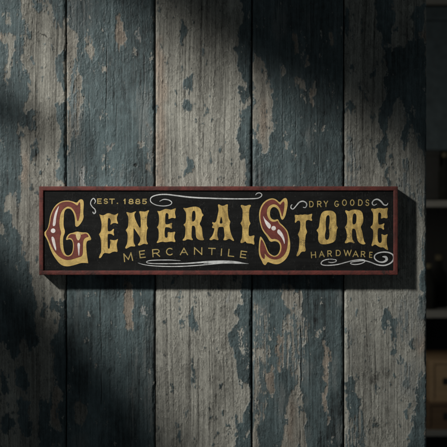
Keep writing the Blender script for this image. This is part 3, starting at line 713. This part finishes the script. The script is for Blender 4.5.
def crate(x0, y0, x1, y1, mat, label, dy, fr):
    a, b = bp(x0, y1, BD - dy), bp(x1, y0, BD - dy)
    base = bp(0, 430.5).z
    yy = -BD + dy
    r = empty('wooden_crate', ((a.x + b.x) / 2, yy + .12, a.z), label, 'crate')
    bm = bmesh.new(); box(bm, (a.x, yy + .005, a.z), (b.x, yy + .26, b.z), .003); mesh_obj('crate_body', bm, mat, r)
    bm = bmesh.new()
    box(bm, (a.x, yy, a.z), (a.x + fr, yy + .0048, b.z), .002); box(bm, (b.x - fr, yy, a.z), (b.x, yy + .0048, b.z), .002)
    box(bm, (a.x + fr, yy + .001, b.z - fr * .8), (b.x - fr, yy + .0048, b.z), .002); box(bm, (a.x + fr, yy + .001, a.z), (b.x - fr, yy + .0048, a.z + fr * .8), .002)
    mesh_obj('front_trim', bm, mat, r)
    bm = bmesh.new(); mx = (a.x + b.x) / 2; mz = (a.z + b.z) / 2
    box(bm, (mx - .035, yy + .002, mz - .012), (mx + .035, yy + .0047, mz + .012), .001); mesh_obj('hand_slot', bm, M_dark, r)
    return r
crate(426.5, 402.5, 480, 430.4, M_crate2, 'flat dark brown wooden crate under a lighter crate on the shelf', .012, .016)
crate(429.5, 360.5, 476, 402.4, M_crate, 'light brown wooden crate stacked on a darker crate', .02, .018)
# slate-blue tin chest hanging high on the top shelf
def tin(x0, y0, x1, y1, label):
    a, b = bp(x0, y1, BD - .03), bp(x1, y0, BD - .03); yy = -BD + .03
    r = empty('storage_tin', ((a.x + b.x) / 2, yy + .12, a.z), label, 'tin')
    bm = bmesh.new(); box(bm, (a.x, yy, a.z), (b.x, yy + .25, b.z - .05), .008, 3); mesh_obj('tin_body', bm, M_slate, r)
    bm = bmesh.new(); box(bm, (a.x - .004, yy - .004, b.z - .05), (b.x + .004, yy + .254, b.z), .008, 3); mesh_obj('lid', bm, M_slate, r)
tin(424, 6, 505, 150, 'tall slate blue tin standing on dark boxes on the upper shelf')
def bottle(name, x, y0, y1, r, mat, label, cat, dy=.05, group=None):
    p = bp(x, y1, BD - dy); h = bp(x, y0, BD - dy).z - p.z
    c = (p.x, -BD + dy + r, p.z)
    e = empty(name, c, label, cat, group)
    bm = bmesh.new(); lathe(bm, c, [(r * .9, 0), (r, .004), (r, h * .58), (r * .85, h * .68), (r * .42, h * .76), (r * .38, h * .9)]); mesh_obj('glass_body', bm, mat, e, True)
    bm = bmesh.new(); lathe(bm, c, [(r * .46, h * .9), (r * .48, h * .91), (r * .48, h * .995), (r * .42, h)]); mesh_obj('lid', bm, M_lid, e, True)
# dark boxes on the middle of the upper compartment
def card(x0, y0, x1, y1, mat, label, dy, name='dark_box'):
    a, b = bp(x0, y1, BD - dy), bp(x1, y0, BD - dy); yy = -BD + dy
    r = empty(name, ((a.x + b.x) / 2, yy + .1, a.z), label, 'box')
    bm = bmesh.new(); box(bm, (a.x, yy, a.z), (b.x, yy + .22, b.z - .02), .003); mesh_obj('box_body', bm, mat, r)
    bm = bmesh.new(); box(bm, (a.x - .002, yy - .002, b.z - .02), (b.x + .002, yy + .222, b.z), .003); mesh_obj('lid', bm, mat, r)
M_card = mat_plain('charcoal_card', (.013, .013, .011), .8)
card(421, 150.2, 440, 200.2, M_card, 'narrow charcoal box left of a bottle below the blue tin', .06)
card(450, 150.2, 505, 200.2, M_card, 'wide charcoal box right of a bottle below the blue tin', .06)
bottle('glass_bottle', 446.5, 152, 200.2, .022, M_bot, 'dark bottle with tan lid between two charcoal boxes', 'bottle', .02)
bottle('glass_bottle', 430.5, 264, 310.7, .026, M_bot, 'shorter dark bottle next to the end of the plank wall', 'bottle', .05)
bottle('glass_bottle', 441, 255, 310.7, .03, M_bot, 'taller dark bottle with tan lid, right of a shorter bottle', 'bottle', .14)

# ------------------------------------------------------------------ key light, low fill and what shades the wall
tl = Vector((-20.5 * U, -SIGN_T, 16 * U)).normalized()     # towards the light: sets the sign's cast shadow
LP = tl * 5.0
sp = bpy.data.lights.new('window_light', 'SPOT'); sp.energy = 1390; sp.color = (1.0, .995, .965)
sp.shadow_soft_size = 0.23; sp.spot_size = math.radians(15.5); sp.spot_blend = .9
lo = link(bpy.data.objects.new('window_light', sp)); lo.location = LP
lo.rotation_euler = (W(195, 215) - LP).to_track_quat('-Z', 'Y').to_euler()

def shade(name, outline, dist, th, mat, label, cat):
    """an unseen thick sheet added between lamp and wall; outline = where its shade falls on the wall (photo px)."""
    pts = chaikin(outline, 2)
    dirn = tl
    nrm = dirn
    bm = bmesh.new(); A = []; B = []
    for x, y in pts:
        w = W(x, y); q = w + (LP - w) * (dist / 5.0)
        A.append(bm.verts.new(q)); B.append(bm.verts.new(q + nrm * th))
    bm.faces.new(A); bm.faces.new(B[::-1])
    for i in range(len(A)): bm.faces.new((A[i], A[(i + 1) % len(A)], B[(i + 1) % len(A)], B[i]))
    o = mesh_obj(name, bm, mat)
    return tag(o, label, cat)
M_blocker = mat_plain('dark_blocker', (.03, .03, .03), .95)  # dark material of the unseen sheets added to shade the wall
shade('upper_shade_blocker', [(20,-90),(110,-14),(158,0),(184,28),(214,56),(252,78),(300,98),(345,108),(388,128),(430,166),(520,215),(760,170),(760,-330),(20,-330)], 1.85, .02, M_blocker, 'unseen dark sheet added above the wall to shade its top right', 'shade blocker')  # added out of view, cut to the outline of the upper shade
shade('lower_shade_blocker', [(-80,200),(-25,236),(8,262),(32,288),(48,314),(76,340),(108,368),(134,397),(158,430),(184,474),(240,640),(-360,640),(-360,150)], 1.6, .02, M_blocker, 'unseen dark sheet added left of the wall to shade its lower left', 'curtain')  # unseen sheet shaped to darken the lower left of the wall
shade('streak_blocker', [(-120,44),(-30,72),(8,88),(30,110),(60,126),(90,134),(125,142),(125,148),(90,150),(55,146),(22,134),(0,126),(-30,124),(-120,118)], 1.05, .015, M_blocker, 'unseen dark strip added left of the wall to throw a soft streak of shade', 'branch')  # flat strip put in out of view to cast the faint streak

al = bpy.data.lights.new('shelf_fill_light', 'AREA'); al.energy = 2.6; al.color = (1.0, .95, .86); al.size = .5; al.shape = 'DISK'  # added lamp, hidden behind the planks, brightens the shelf fronts
ao = link(bpy.data.objects.new('shelf_fill_light', al)); ao.location = (.12, .30, .12)
ao.rotation_euler = (bp(440, 260) - Vector(ao.location)).to_track_quat('-Z', 'Y').to_euler()

w = bpy.data.worlds.new('World'); S.world = w; w.use_nodes = True
bg = w.node_tree.nodes['Background']; bg.inputs['Color'].default_value = (.80, .93, 1.0, 1); bg.inputs['Strength'].default_value = .052

# ------------------------------------------------------------------ camera
cam = bpy.data.cameras.new('camera'); cam.lens = LENS; cam.sensor_width = SENSOR; cam.clip_end = 100
cam.dof.use_dof = True; cam.dof.focus_distance = D - .02; cam.dof.aperture_fstop = 2.2
co = link(bpy.data.objects.new('camera', cam)); co.location = (0, -D, 0); co.rotation_euler = (math.pi / 2, 0, 0)
S.camera = co
S.view_settings.view_transform = 'Standard'; S.view_settings.look = 'None'; S.view_settings.exposure = 0; S.view_settings.gamma = 1
S.cycles.use_denoising = True
